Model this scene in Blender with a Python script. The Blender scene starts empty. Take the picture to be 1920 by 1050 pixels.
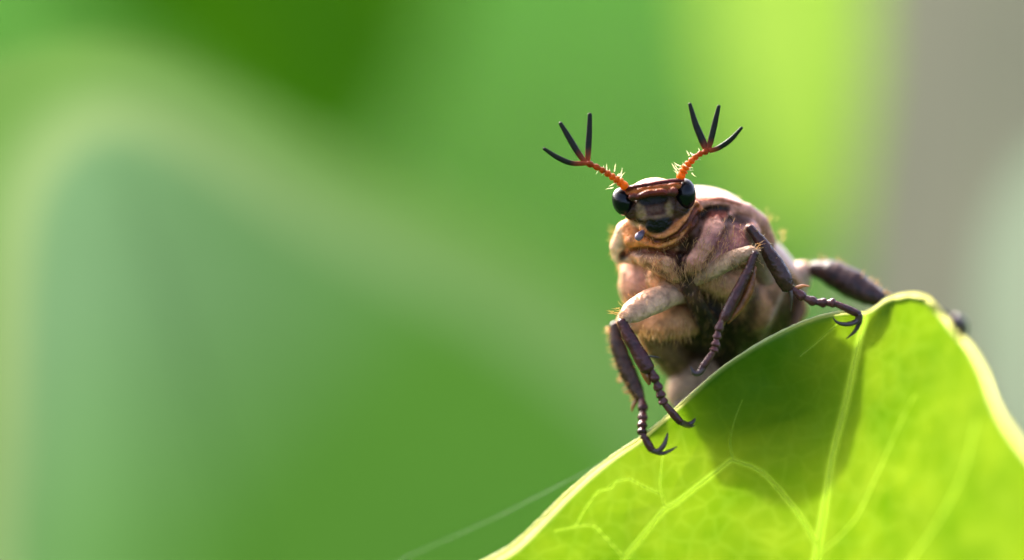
# Macro scene: a chafer beetle peering over the edge of a sun-lit leaf.
import bpy, math, random
import numpy as np
from mathutils import Vector
random.seed(7); rng = np.random.default_rng(7)
scene = bpy.context.scene
COL = scene.collection

# ------------------------------------------------------------------ camera
K = 0.000027            # metres per photo pixel in the plane of focus (beetle about 10 mm wide)
DIST = 0.144            # camera to plane of focus
PITCH = math.radians(9)
F0 = np.array([0.0, 0.0, 0.55])                       # point of focus, 55 cm above the ground
RT = np.array([1.0, 0.0, 0.0])
FW = np.array([0.0, math.cos(PITCH), -math.sin(PITCH)])
DN = np.array([0.0, -math.sin(PITCH), -math.cos(PITCH)])
cam = bpy.data.cameras.new('camera'); cam_ob = bpy.data.objects.new('camera', cam); COL.objects.link(cam_ob)
cam.lens = 100; cam.sensor_width = 36; cam.clip_start = 0.01; cam.clip_end = 2000
cam_ob.location = F0 - FW*DIST; cam_ob.rotation_euler = (math.pi/2-PITCH, 0, 0)
cam.dof.use_dof = True; cam.dof.focus_distance = DIST+.0006; cam.dof.aperture_fstop = 8.6
scene.camera = cam_ob
# ------------------------------------------------------------------ light
SUNV = np.array([0.44, 0.73, -0.52]); SUNV /= np.linalg.norm(SUNV)     # travel: right, down, towards camera
SW = SUNV[0]*RT + SUNV[1]*DN + SUNV[2]*FW
world = bpy.data.worlds.new('World'); scene.world = world; world.use_nodes = True
wn = world.node_tree.nodes; wl = world.node_tree.links
sky = wn.new('ShaderNodeTexSky'); sky.sky_type = 'NISHITA'; sky.sun_disc = False
sky.sun_elevation = math.asin(-SW[2]); sky.air_density = .45; sky.dust_density = 5.0; sky.ozone_density = .2; sky.sun_rotation = math.atan2(-SW[0], -SW[1])
wn['Background'].inputs['Strength'].default_value = 0.15
wl.new(sky.outputs[0], wn['Background'].inputs[0])
sun = bpy.data.lights.new('sun', 'SUN'); sun.energy = 2.0; sun.angle = math.radians(3.5); sun.color = (1, .96, .88)
sun_ob = bpy.data.objects.new('sun', sun); COL.objects.link(sun_ob)
sun_ob.rotation_euler = Vector(SW).to_track_quat('-Z', 'Y').to_euler(); sun_ob.location = (-1, 1, 3)
vs = scene.view_settings; vs.view_transform = 'Standard'; vs.look = 'None'; vs.exposure = 3.0; vs.gamma = 1
vs.use_curve_mapping = False
scene.render.engine = 'CYCLES'; scene.cycles.use_denoising = True
scene.cycles.max_bounces = 10; scene.cycles.transmission_bounces = 6; scene.cycles.sample_clamp_indirect = 6

# ------------------------------------------------------------------ coordinates
DPX = DIST/K
def L(px, py, z=0.0):
    """photo pixel + depth behind the plane of focus (in focus-plane pixels) -> local pixel-sized units"""
    s = 1+z/DPX
    return np.array([960+(px-960)*s, 525+(py-525)*s, z], float)
def LA(a):
    a = np.asarray(a, float); s = (1+a[:, 2]/DPX)[:, None]
    o = a.copy(); o[:, :2] = np.array([960, 525])+(a[:, :2]-np.array([960, 525]))*s
    return o
def W(p):
    """local units -> metres in the world (rigid)"""
    p = np.atleast_2d(p)
    return F0 + K*((p[:, :1]-960)*RT + (p[:, 1:2]-525)*DN + p[:, 2:3]*FW)
def nz(v): v = np.asarray(v, float); return v/np.linalg.norm(v)

# ------------------------------------------------------------------ materials
def mat(name):
    m = bpy.data.materials.new(name); m.use_nodes = True
    return m, m.node_tree.nodes, m.node_tree.links, m.node_tree.nodes['Principled BSDF']
def coords(n, l, scale):
    tc = n.new('ShaderNodeTexCoord'); mp = n.new('ShaderNodeMapping'); mp.inputs['Scale'].default_value = (scale,)*3 if np.isscalar(scale) else scale
    l.new(tc.outputs['Object'], mp.inputs[0]); return mp.outputs[0]
def noise(n, l, scale, detail=4, rough=.55):
    t = n.new('ShaderNodeTexNoise'); t.inputs['Scale'].default_value = 1; t.inputs['Detail'].default_value = detail; t.inputs['Roughness'].default_value = rough
    l.new(coords(n, l, scale), t.inputs['Vector']); return t.outputs['Fac']
def ramp(n, l, fac, stops):
    r = n.new('ShaderNodeValToRGB'); e = r.color_ramp.elements
    while len(e) < len(stops): e.new(.5)
    for i, (p, c) in enumerate(stops): e[i].position = p; e[i].color = (*c, 1) if len(c) == 3 else c
    l.new(fac, r.inputs[0]); return r.outputs[0]
def mixc(n, l, fac, a, b, mode='MIX'):
    m = n.new('ShaderNodeMix'); m.data_type = 'RGBA'; m.blend_type = mode
    for s, v in ((0, fac), (6, a), (7, b)):
        if hasattr(v, 'is_linked'): l.new(v, m.inputs[s])
        else: m.inputs[s].default_value = v if s == 0 else (*v, 1)
    return m.outputs[2]
def bump(n, l, h, strength, dist, bs):
    b = n.new('ShaderNodeBump'); b.inputs['Strength'].default_value = strength; b.inputs['Distance'].default_value = dist
    l.new(h, b.inputs['Height']); l.new(b.outputs[0], bs.inputs['Normal']); return b.outputs[0]

def chitin(name, rough=.38, sss=.0, var=.35, coat=.0, bscale=4000, bstr=.35, spec=.5, trans=0.0, sheen=0.0, bdist=.00004):
    """hard cuticle; its pigment is the mesh's colour attribute, broken up by fine mottling"""
    m, n, l, b = mat(name)
    at = n.new('ShaderNodeAttribute'); at.attribute_name = 'pigment'
    f = noise(n, l, 2600, 5); f2 = noise(n, l, 700, 3)
    c = mixc(n, l, 1.0, at.outputs['Color'], ramp(n, l, f, [(.3, (1-var,)*3), (.7, (1+var*.5,)*3)]), 'MULTIPLY')
    c = mixc(n, l, 1.0, c, ramp(n, l, f2, [(.3, (1-var*.6, 1-var*.7, 1-var*.7)), (.7, (1.05,)*3)]), 'MULTIPLY')
    l.new(c, b.inputs['Base Color'])
    b.inputs['Roughness'].default_value = rough; b.inputs['Specular IOR Level'].default_value = spec
    b.inputs['Coat Weight'].default_value = coat; b.inputs['Coat Roughness'].default_value = .15
    b.inputs['Sheen Weight'].default_value = sheen; b.inputs['Sheen Roughness'].default_value = .35; b.inputs['Sheen Tint'].default_value = (1, .93, .85, 1)
    if sss:
        b.inputs['Subsurface Weight'].default_value = sss; b.inputs['Subsurface Scale'].default_value = .0006
        b.inputs['Subsurface Radius'].default_value = (1, .45, .22)
    bump(n, l, noise(n, l, bscale, 3), bstr, bdist, b)
    if trans:
        t = n.new('ShaderNodeBsdfTranslucent'); l.new(c, t.inputs[0]); mx = n.new('ShaderNodeMixShader'); mx.inputs[0].default_value = trans
        l.new(b.outputs[0], mx.inputs[1]); l.new(t.outputs[0], mx.inputs[2]); l.new(mx.outputs[0], n['Material Output'].inputs[0])
    return m
def leafmat(name, refl, t1, t2, scale=170, net=0.0, fac=.68, rough=.42, spec=.35, attr=False, attr_mul=False):
    """leaf blade: reflecting face colour plus the colour of the light it lets through"""
    m, n, l, b = mat(name)
    t1 = tuple(x*.63 for x in t1); t2 = tuple(x*.63 for x in t2); refl = tuple(x*.78 for x in refl)
    f = noise(n, l, scale, 4)
    tcol = ramp(n, l, f, [(.32, t1), (.68, t2)])
    b.inputs['Base Color'].default_value = (*refl, 1); b.inputs['Roughness'].default_value = rough; b.inputs['Specular IOR Level'].default_value = spec
    if net:
        v = n.new('ShaderNodeTexVoronoi'); v.feature = 'DISTANCE_TO_EDGE'; v.inputs['Scale'].default_value = 1
        # warped cells so that the vein net is uneven
        tc = n.new('ShaderNodeTexCoord'); nt = n.new('ShaderNodeTexNoise'); nt.inputs['Scale'].default_value = 420
        l.new(tc.outputs['Object'], nt.inputs['Vector'])
        ad = n.new('ShaderNodeVectorMath'); ad.operation = 'MULTIPLY_ADD'; ad.inputs[1].default_value = (.0011,)*3
        l.new(nt.outputs['Color'], ad.inputs[0]); l.new(tc.outputs['Object'], ad.inputs[2])
        mp = n.new('ShaderNodeMapping'); mp.inputs['Scale'].default_value = (820,)*3
        l.new(ad.outputs[0], mp.inputs[0]); l.new(mp.outputs[0], v.inputs['Vector'])
        nf = ramp(n, l, v.outputs['Distance'], [(0.0, (1, 1, 1)), (.12, (0, 0, 0))])
        tcol = mixc(n, l, mixc(n, l, 1.0, nf, (net, net, net), 'MULTIPLY'), tcol, (.34, .48, .06))
        v2 = n.new('ShaderNodeTexVoronoi'); v2.inputs['Scale'].default_value = 1; l.new(coords(n, l, 2600), v2.inputs['Vector'])
        bump(n, l, v2.outputs['Distance'], .25, .00008, b)
    if attr:
        big = noise(n, l, 90, 3)
        tcol = mixc(n, l, 1.0, tcol, ramp(n, l, big, [(.35, (.80, .86, .8)), (.65, (1.12, 1.06, 1.1))]), 'MULTIPLY')
        spk = n.new('ShaderNodeTexVoronoi'); spk.inputs['Scale'].default_value = 1; l.new(coords(n, l, 620), spk.inputs['Vector'])
        tcol = mixc(n, l, ramp(n, l, spk.outputs['Distance'], [(.05, (.35, .35, .35)), (.13, (0, 0, 0))]), tcol, (.05, .085, .002))
    if attr:      # paler tissue along the veins
        at = n.new('ShaderNodeAttribute'); at.attribute_name = 'pigment'; sp = n.new('ShaderNodeSeparateColor'); l.new(at.outputs['Color'], sp.inputs[0])
        tcol = mixc(n, l, sp.outputs[0], tcol, (.17, .26, .02)); tcol = mixc(n, l, sp.outputs[1], tcol, (.62, .60, .22))
    if attr_mul:  # variegated blade
        at = n.new('ShaderNodeAttribute'); at.attribute_name = 'pigment'
        tcol = mixc(n, l, 1.0, tcol, at.outputs['Color'], 'MULTIPLY'); l.new(at.outputs['Color'], b.inputs['Base Color'])
    t = n.new('ShaderNodeBsdfTranslucent'); l.new(tcol, t.inputs[0])
    mx = n.new('ShaderNodeMixShader'); mx.inputs[0].default_value = fac
    l.new(b.outputs[0], mx.inputs[1]); l.new(t.outputs[0], mx.inputs[2]); l.new(mx.outputs[0], n['Material Output'].inputs[0])
    return m
def simple(name, c1, c2, scale, rough=.6, bs=.3, bd=.001, spec=.3):
    m, n, l, b = mat(name); f = noise(n, l, scale, 6)
    l.new(ramp(n, l, f, [(.3, c1), (.7, c2)]), b.inputs['Base Color']); b.inputs['Roughness'].default_value = rough; b.inputs['Specular IOR Level'].default_value = spec
    bump(n, l, f, bs, bd, b); return m

M_BODY = chitin('beetle_cuticle', .36, sss=.10, var=.48, coat=.0, sheen=.02, spec=.16, bstr=1.0, bdist=.00012)
M_WING = chitin('beetle_wing_case', .36, sss=.12, var=.22, coat=.15)
M_LEG = chitin('beetle_leg_cuticle', .22, sss=.0, var=.65, coat=.0, spec=.24, bscale=5200, bstr=.9, bdist=.00007)
M_CLAW = chitin('beetle_claw', .28, var=.3, coat=.05, spec=.35, bstr=.2)
M_ANT = chitin('antenna_cuticle', .3, sss=.0, var=.3, coat=.0, trans=.5, bstr=.15, spec=.15)
M_LAM = chitin('antenna_blade', .42, var=.3, coat=.0, trans=.2, bstr=.3, spec=.14)
mm, n, l, b = mat('beetle_eye'); M_EYE = mm
b.inputs['Base Color'].default_value = (.002, .002, .003, 1); b.inputs['Roughness'].default_value = .2; b.inputs['Specular IOR Level'].default_value = .2
vv = n.new('ShaderNodeTexVoronoi'); l.new(coords(n, l, 14000), vv.inputs['Vector']); vv.inputs['Scale'].default_value = 1; bump(n, l, vv.outputs['Distance'], .25, .00002, b)
mm, n, l, b = mat('beetle_hair'); M_HAIR = mm
b.inputs['Base Color'].default_value = (.50, .27, .11, 1); b.inputs['Roughness'].default_value = .35
t = n.new('ShaderNodeBsdfTranslucent'); t.inputs[0].default_value = (.80, .56, .27, 1); mx = n.new('ShaderNodeMixShader'); mx.inputs[0].default_value = .55
l.new(b.outputs[0], mx.inputs[1]); l.new(t.outputs[0], mx.inputs[2]); l.new(mx.outputs[0], n['Material Output'].inputs[0])

M_BRISTLE = leafmat('antenna_bristle', (.8, .72, .5), (1.4, 1.3, .9), (1.5, 1.45, 1.15), 3000, fac=.55)
# ------------------------------------------------------------------ objects
def mesh_obj(name, verts_w, faces, m, parent=None, cols=None, smooth=True, origin=None):
    """verts in world metres; parented without rotation, so children keep parent-relative coordinates"""
    po = np.zeros(3)
    p = parent
    while p is not None: po = po+np.array(p.location); p = p.parent
    v = np.asarray(verts_w, float)-po
    org = np.zeros(3)
    if origin is not None: org = np.asarray(origin, float)-po; v = v-org
    me = bpy.data.meshes.new(name)
    me.from_pydata([tuple(x) for x in v], [], [tuple(int(i) for i in f) for f in faces]); me.update()
    if smooth: me.polygons.foreach_set('use_smooth', [True]*len(me.polygons))
    if cols is not None:
        a = me.color_attributes.new('pigment', 'FLOAT_COLOR', 'POINT')
        c = np.ones((len(v), 4), np.float32); c[:, :3] = cols; a.data.foreach_set('color', c.ravel())
    if m is not None: me.materials.append(m)
    o = bpy.data.objects.new(name, me); COL.objects.link(o); o.location = org
    if parent is not None: o.parent = parent
    return o
def tag(o, label=None, cat=None, group=None, kind=None):
    if label: o['label'] = label
    if cat: o['category'] = cat
    if group: o['group'] = group
    if kind: o['kind'] = kind
    return o
def empty(name, loc, label, cat, group=None):
    o = bpy.data.objects.new(name, None); COL.objects.link(o); o.location = tuple(loc); o.empty_display_size = .01
    return tag(o, label, cat, group)

class MB:
    """collects tubes, cones and sheets in local pixel units"""
    def __init__(s): s.v = []; s.f = []; s.c = []; s.n = 0
    def add(s, v, f, c):
        v = np.asarray(v, float); s.v.append(v); s.f += [tuple(i+s.n for i in q) for q in f]
        c = np.asarray(c, float); s.c.append(np.tile(c, (len(v), 1)) if c.ndim == 1 else c); s.n += len(v)
    def tube(s, pts, rad, col=(1, 1, 1), sides=12, per=6, flat=1.0, flatdir=None, mod=None, cap=True, col2=None):
        pts = np.asarray(pts, float); rad = np.asarray(rad, float)
        P, R = crom(pts, rad, per)
        nP = len(P); T = np.gradient(P, axis=0); T /= np.linalg.norm(T, axis=1)[:, None]+1e-9
        ref = np.array(flatdir, float) if flatdir is not None else np.array([.31, .2, -.93])
        if mod is not None: R = R*mod(np.linspace(0, 1, nP))
        vs, cs = [], []
        ang = np.linspace(0, 2*math.pi, sides, endpoint=False)
        for i in range(nP):
            u = ref-T[i]*ref.dot(T[i])
            if np.linalg.norm(u) < 1e-3: u = np.cross(T[i], [1, 0, 0])
            u = nz(u); w = np.cross(T[i], u)
            vs.append(P[i]+R[i]*(np.cos(ang)[:, None]*u*flat+np.sin(ang)[:, None]*w))
            cc = np.asarray(col, float) if col2 is None else np.asarray(col)*(1-i/(nP-1))+np.asarray(col2)*(i/(nP-1))
            cs.append(np.tile(cc, (sides, 1)))
        V = np.concatenate(vs); C = np.concatenate(cs); F = []
        for i in range(nP-1):
            for j in range(sides):
                k = (j+1) % sides; F.append((i*sides+j, i*sides+k, (i+1)*sides+k, (i+1)*sides+j))
        if cap:
            a = len(V); V = np.vstack([V, P[0]-T[0]*R[0]*.5, P[-1]+T[-1]*R[-1]*.5]); C = np.vstack([C, C[0], C[-1]])
            for j in range(sides):
                k = (j+1) % sides; F.append((a, k, j)); F.append((a+1, (nP-1)*sides+j, (nP-1)*sides+k))
        s.add(V, F, C); return s
    def cone(s, p, q, r, col, bend=0.0, sides=4):
        p = np.asarray(p, float); q = np.asarray(q, float); d = q-p; ln = np.linalg.norm(d)+1e-6
        mid = (p+q)/2+bend*ln*nz(np.cross(d, rng.normal(size=3)))
        u = nz(np.cross(d, [.3, .5, .81])); w = nz(np.cross(d, u)); V = []
        for c, rr in ((p, r), (mid, r*.7)):
            for j in range(sides):
                a = 2*math.pi*j/sides; V.append(c+rr*(math.cos(a)*u+math.sin(a)*w))
        V.append(q); F = []
        for j in range(sides):
            k = (j+1) % sides; F.append((j, k, sides+k, sides+j)); F.append((sides+j, sides+k, 2*sides))
        s.add(V, F, col)
    def ellipsoid(s, c, axes, radii, col, nu=28, nv=18, fn=None):
        V = []; F = []
        for i in range(nv+1):
            th = math.pi*i/nv
            for j in range(nu):
                ph = 2*math.pi*j/nu; V.append((math.sin(th)*math.cos(ph), math.sin(th)*math.sin(ph), math.cos(th)))
        V = np.array(V)
        for i in range(nv):
            for j in range(nu):
                k = (j+1) % nu; F.append((i*nu+j, (i+1)*nu+j, (i+1)*nu+k, i*nu+k))
        s.add(np.asarray(c)+(V*np.asarray(radii))@np.asarray(axes), F, col)
    def build(s, name, m, parent, origin=None):
        return mesh_obj(name, W(np.concatenate(s.v)), s.f, m, parent, np.concatenate(s.c), origin=origin)
def crom(P, R, per):
    if len(P) == 2:
        t = np.linspace(0, 1, per+1)[:, None]; return P[0]*(1-t)+P[1]*t, (R[0]*(1-t[:, 0])+R[1]*t[:, 0])
    Q = np.column_stack([P, R]); Q = np.vstack([2*Q[0]-Q[1], Q, 2*Q[-1]-Q[-2]]); out = []
    for i in range(1, len(Q)-2):
        a, b_, c, d = Q[i-1], Q[i], Q[i+1], Q[i+2]
        for t in np.linspace(0, 1, per, endpoint=False):
            out.append(.5*(2*b_+(c-a)*t+(2*a-5*b_+4*c-d)*t*t+(3*b_-a-3*c+d)*t**3))
    out.append(Q[-2]); out = np.array(out); return out[:, :3], np.maximum(out[:, 3], .2)
def pts(*a):
    """(px, py, depth, radius) rows -> local points, radii"""
    a = np.array(a, float); return LA(a[:, :3]), a[:, 3]

# ------------------------------------------------------------------ ground
m, n, l, b = mat('meadow'); M_GROUND = m
f = noise(n, l, 1.3, 6); f2 = noise(n, l, 14, 5)
c = mixc(n, l, .5, ramp(n, l, f, [(.35, (.0135, .043, .007)), (.65, (.021, .061, .0105))]), ramp(n, l, f2, [(.3, (.012, .041, .006)), (.7, (.021, .061, .010))]))
l.new(c, b.inputs['Base Color']); b.inputs['Roughness'].default_value = 1; b.inputs['Specular IOR Level'].default_value = 0
bump(n, l, f2, .6, .03, b)
N = 61; gx = np.linspace(-1, 1, N); gx = np.sign(gx)*np.abs(gx)**3*600
V = []; F = []
for j in range(N):
    for i in range(N):
        x, y = gx[i], gx[j]; V.append((x, y, .02*math.sin(x*1.7)*math.cos(y*1.3)*min(1, (x*x+y*y)/4)))
for j in range(N-1):
    for i in range(N-1): q = j*N+i; F.append((q, q+1, q+N+1, q+N))
tag(mesh_obj('ground', V, F, M_GROUND), 'green meadow ground behind and under the plants', kind='structure')
# grass: short blades, far out of focus
V = []; F = []; q = 0
NB = 26000
yy = .7+6.5*rng.random(NB)**1.3; xx = (rng.random(NB)*2-1)*(.5+.45*yy); hh = .04+.07*rng.random(NB); aa = rng.random(NB)*6.28; ll = rng.normal(size=(NB, 2))*.025
for x, y, h, a, d in zip(xx, yy, hh, aa, ll):
    w = .0035; cx, cy = math.cos(a)*w, math.sin(a)*w
    V += [(x-cx, y-cy, -.01), (x+cx, y+cy, -.01), (x+cx*.7+d[0]*.4, y+cy*.7+d[1]*.4, h*.6), (x-cx*.7+d[0]*.4, y-cy*.7+d[1]*.4, h*.6), (x+d[0], y+d[1], h)]
    F += [(q, q+1, q+2, q+3), (q+3, q+2, q+4)]; q += 5
M_GRASS = leafmat('grass_blade', (.03, .08, .012), (.035, .11, .014), (.055, .14, .022), 3, fac=.55, spec=.1)
tag(mesh_obj('grass', V, F, M_GRASS), 'short blurred green grass covering the meadow ground', 'grass', kind='stuff')

# ------------------------------------------------------------------ leaves
def closed(b, n):
    """closed Catmull-Rom through b, resampled evenly"""
    b = np.asarray(b, float); m = len(b); out = []
    for i in range(m):
        p0, p1, p2, p3 = b[i-1], b[i], b[(i+1) % m], b[(i+2) % m]
        for t in np.linspace(0, 1, 14, endpoint=False):
            out.append(.5*(2*p1+(p2-p0)*t+(2*p0-5*p1+4*p2-p3)*t*t+(3*p1-p0-3*p2+p3)*t**3))
    out = np.array(out); out = np.vstack([out, out[:1]])
    s = np.r_[0, np.cumsum(np.linalg.norm(np.diff(out, axis=0), axis=1))]
    u = np.linspace(0, s[-1], n, endpoint=False)
    return np.column_stack([np.interp(u, s, out[:, k]) for k in range(2)])
def blade(bd, centre, zf, nr, na):
    B = closed(bd, na); C = np.asarray(centre, float); V = [np.array([[C[0], C[1]]])]
    rs = (np.arange(1, nr+1)/nr)
    for r in rs: V.append(C+(B-C)*r)
    V = np.concatenate(V); rr = np.r_[0, np.repeat(rs, na)]
    Z = zf(V[:, 0], V[:, 1], rr); P = LA(np.column_stack([V, Z])); F = []
    for j in range(na): F.append((0, 1+j, 1+(j+1) % na))
    for i in range(nr-1):
        o = 1+i*na
        for j in range(na): k = (j+1) % na; F.append((o+j, o+na+j, o+na+k, o+k))
    return P, F, B
def to_ground(mb, p, r, wob=40, lean=(0, 0)):
    """stem from local point p down to the ground"""
    w = W(p)[0]; n_ = 7; P = []
    for i in range(n_):
        t = i/(n_-1); P.append((w[0]+lean[0]*t+.004*math.sin(3*t+w[0]*90), w[1]+lean[1]*t, w[2]*(1-t)-.01*t))
    P = np.array(P); d = P-F0; Q = np.column_stack([960+d@RT/K, 525+d@DN/K, d@FW/K])
    mb.tube(Q, np.linspace(r*.7, r*1.3, n_), (.1, .2, .04), sides=10, per=5)
    return P[-1]

def segdist(x, y, poly):
    d = np.full(x.shape, 1e9)
    for (ax, ay), (bx, by) in zip(poly[:-1], poly[1:]):
        vx, vy = bx-ax, by-ay; t = np.clip(((x-ax)*vx+(y-ay)*vy)/(vx*vx+vy*vy+1e-9), 0, 1)
        d = np.minimum(d, np.hypot(x-ax-t*vx, y-ay-t*vy))
    return d
EDGE = [(910, 1050), (960, 1022), (1010, 975), (1060, 926), (1110, 882), (1160, 846), (1200, 820), (1250, 779), (1300, 735), (1350, 692), (1400, 658), (1450, 629), (1500, 605), (1545, 590), (1590, 583), (1622, 584), (1640, 574), (1665, 557), (1705, 549), (1738, 556), (1764, 582), (1792, 616), (1825, 655), (1850, 702), (1870, 757), (1898, 806), (1940, 860), (2050, 1000), (2140, 1250), (2110, 1550), (1950, 1850), (1700, 2080), (1500, 2180), (1250, 2080), (950, 1900), (720, 1650), (640, 1400), (690, 1230), (780, 1120), (860, 1072)]
VEINS = [  # polyline in photo pixels, start radius, end radius
    ([(1490, 2180), (1495, 1800), (1510, 1400), (1520, 1150), (1532, 1040), (1546, 950), (1562, 850), (1585, 760), (1602, 680), (1622, 590)], 14, .4),
    ([(1532, 1020), (1500, 968), (1455, 912), (1420, 880), (1372, 862)], 5, 3.2),
    ([(1372, 862), (1320, 902), (1270, 941), (1245, 957), (1205, 1005), (1170, 1050), (1120, 1130), (1060, 1260)], 3.5, 5.5),
    ([(1374, 860), (1369, 826), (1378, 786), (1392, 750)], 2.2, .4),
    ([(1247, 952), (1238, 915), (1241, 868), (1247, 835)], 2.0, .5),
    ([(1120, 922), (1145, 915), (1158, 903), (1180, 899), (1200, 908), (1235, 925)], 1.0, 1.8),
    ([(1122, 921), (1100, 950), (1078, 988)], 1.5, 1.2),
    ([(1040, 996), (1075, 988), (1112, 986), (1130, 1002), (1172, 1048)], .6, 1.9),
    ([(1500, 668), (1535, 640), (1570, 608)], 1.6, 1.2),
    ([(1534, 1040), (1575, 1005), (1610, 962), (1655, 865), (1690, 790), (1715, 740)], 2.2, .5),
    ([(1520, 1180), (1640, 1120), (1730, 1020), (1800, 900), (1830, 790)], 2.4, .5),
    ([(1515, 1300), (1400, 1190), (1300, 1130), (1180, 1120)], 8, 4),
    ([(1512, 1350), (1700, 1270), (1900, 1120), (1990, 980)], 8, 4),
    ([(1505, 1560), (1300, 1420), (1050, 1350), (850, 1300)], 8, 4),
    ([(1503, 1600), (1750, 1500), (1980, 1350)], 8, 4),
]
def leafz_base(x, y):
    fold = 70*np.log1p(np.exp(np.clip((x-1580)/70., -30, 30)))*1.55
    return 34+fold+.37*(y-775)+18*np.sin((x-900)/260.)*np.sin((y-500)/230.)
def leafz(x, y, r=None):
    z = leafz_base(x, y)
    d = np.full(np.shape(x), 1e9)
    for poly, a, b_ in VEINS: d = np.minimum(d, segdist(x, y, poly))
    z = z+9*(1-np.exp(-(d/55.)**2))                      # blade swells between the veins
    z = z+4*np.sin(x/37.+1.3*np.sin(y/61.))*np.sin(y/43.)
    if r is not None:                                     # margin rolls back a little
        z = z+4*np.clip((r-.97)/.03, 0, 1)**2
    return z
def lz(x, y): return float(leafz(np.array([x], float), np.array([y], float))[0])
P, F, B = blade(EDGE, (1470, 1250), leafz, 170, 900)
M_LEAF = leafmat('leaf_blade', (.085, .26, .004), (.058, .122, .001), (.120, .182, .006), 260, net=.035, fac=.70, attr=True)
M_VEIN = leafmat('leaf_vein', (.26, .36, .06), (.92, 1.05, .36), (1.02, 1.12, .46), 500, fac=.88)
M_RIM = leafmat('leaf_rim', (.66, .64, .34), (1.15, 1.15, .42), (1.22, 1.18, .6), 900, fac=.55)
M_STEM = simple('green_stem', (.10, .2, .04), (.17, .3, .06), 120)
mb = MB(); base_px = LA(np.array([[1490, 2180, leafz_base(1490, 2180)]]))[0]
plant = None
gw = None
tmp = MB(); gw = to_ground(tmp, base_px, 55)
plant = empty('leafy_plant', gw, 'bright yellow-green leaf with pale veins, held up under the beetle', 'leaf plant')
tmp.build('stem', M_STEM, plant)
Bv = [np.array([[1470., 1250.]])]+[np.array([1470., 1250.])+(B-np.array([1470., 1250.]))*r for r in np.arange(1, 171)/170]
Bv = np.concatenate(Bv); vm = np.zeros(len(Bv))
for poly, a, b_ in VEINS:
    pp = np.array(poly, float); Pq, Rq = crom(np.column_stack([pp, np.zeros(len(pp))]), np.linspace(a, b_, len(pp)), 4)
    vm = np.maximum(vm, np.clip(1.5-segdist(Bv[:, 0], Bv[:, 1], Pq[:, :2])/((a+b_)/2*.9), 0, 1))
ed = segdist(Bv[:, 0], Bv[:, 1], np.vstack([B, B[:1]])[::3])
wd = 5.5+8*np.clip((1260-Bv[:, 0])/260, 0, 1)+3*np.clip((Bv[:, 0]-1640)/100, 0, 1)
em = np.clip(1.35-ed/wd, 0, 1)
leaf = mesh_obj('leaf_blade', W(P), F, M_LEAF, plant, np.column_stack([vm*.9, em, vm*0]))
RB = np.column_stack([B, leafz(B[:, 0], B[:, 1], np.ones(len(B)))])
rim = MB(); RP = LA(np.vstack([RB, RB[:1]]))
rad = np.array([1.9+.4*math.sin(i*.21)+.5*math.sin(i*.057+1)+.35*rng.normal() for i in range(len(RP))])
rim.tube(RP, rad, (1, 1, 1), sides=8, per=2, cap=False); rim.build('leaf_margin', M_RIM, leaf)
for k_, (poly, a, b_) in enumerate(VEINS):
    pp = np.array(poly, float); Pq, Rq = crom(np.column_stack([pp, np.zeros(len(pp))]), np.linspace(a, b_, len(pp)), 7)
    Rq = Rq*.68; zz = leafz(Pq[:, 0], Pq[:, 1])-Rq*.1
    C3 = LA(np.column_stack([Pq[:, :2], zz])); T = np.gradient(C3, axis=0); Sd = np.cross(T, [0, 0, 1]); Sd /= np.linalg.norm(Sd, axis=1)[:, None]+1e-9
    v = MB(); VV = []; FF = []
    for i in range(len(C3)):      # a raised ridge, open towards the blade
        for a_ in np.linspace(-1, 1, 7): VV.append(C3[i]+Sd[i]*Rq[i]*a_+np.array([0, 0, -1.])*Rq[i]*(.75*math.sqrt(max(0, 1-a_*a_))-.28))
    for i in range(len(C3)-1):
        for j in range(6): q = i*7+j; FF.append((q, q+1, q+8, q+7))
    v.add(VV, FF, (1, 1, 1)); v.build('midrib' if k_ == 0 else 'vein', M_VEIN, leaf)

# ------------------------------------------------------------------ neighbours out of focus
def back_leaf(bd, centre, zf, m, label, veinline, lean=(0, 0), stem_from=None, cat='leaf plant', colf=None):
    P, F, B = blade(bd, centre, lambda x, y, r: zf(x, y)+40*np.sin(x/190.)*np.sin(y/170.), 40, 220)
    sp = stem_from or veinline[0]
    tm = MB(); g = to_ground(tm, L(sp[0], sp[1], float(zf(sp[0], sp[1]))), 60, lean=lean)
    e = empty('leafy_plant', g, label, cat, 'neighbouring plants')
    tm.build('stem', M_STEM, e); 
    C_ = np.array(centre, float); V2 = np.concatenate([[C_]]+[C_+(B-C_)*r for r in np.arange(1, 41)/40])
    lf = mesh_obj('leaf_blade', W(P), F, m, e, colf(V2) if colf else np.ones((len(V2), 3)))
    v = MB(); pp = np.array(veinline, float); v.tube(LA(np.column_stack([pp, [float(zf(a, b_))+40*math.sin(a/190.)*math.sin(b_/170.)-6 for a, b_ in pp]])), np.linspace(7, 3, len(pp)), (1, 1, 1), sides=8, per=6, flat=.6, flatdir=(0, 0, -1)); v.build('midrib', M_STEM, lf)
MM = 1/K/1000   # pixels per mm
INNER = closed([(30, 1100), (45, 800), (55, 560), (75, 400), (120, 310), (190, 262), (280, 272), (400, 335), (540, 425), (720, 520), (900, 615), (1080, 730), (1230, 880), (1330, 1080), (1250, 1400), (1000, 1700), (700, 1750), (300, 1600), (80, 1400)], 120)
def inside(x, y, poly):
    d = segdist(x, y, np.vstack([poly, poly[:1]])); c = np.zeros(x.shape, bool)
    for (ax_, ay), (bx_, by) in zip(poly, np.roll(poly, -1, 0)):
        k = (ay > y) != (by > y); c ^= k & (x < (bx_-ax_)*(y-ay)/(by-ay+1e-12)+ax_)
    return np.where(c, d, -d)
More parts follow.
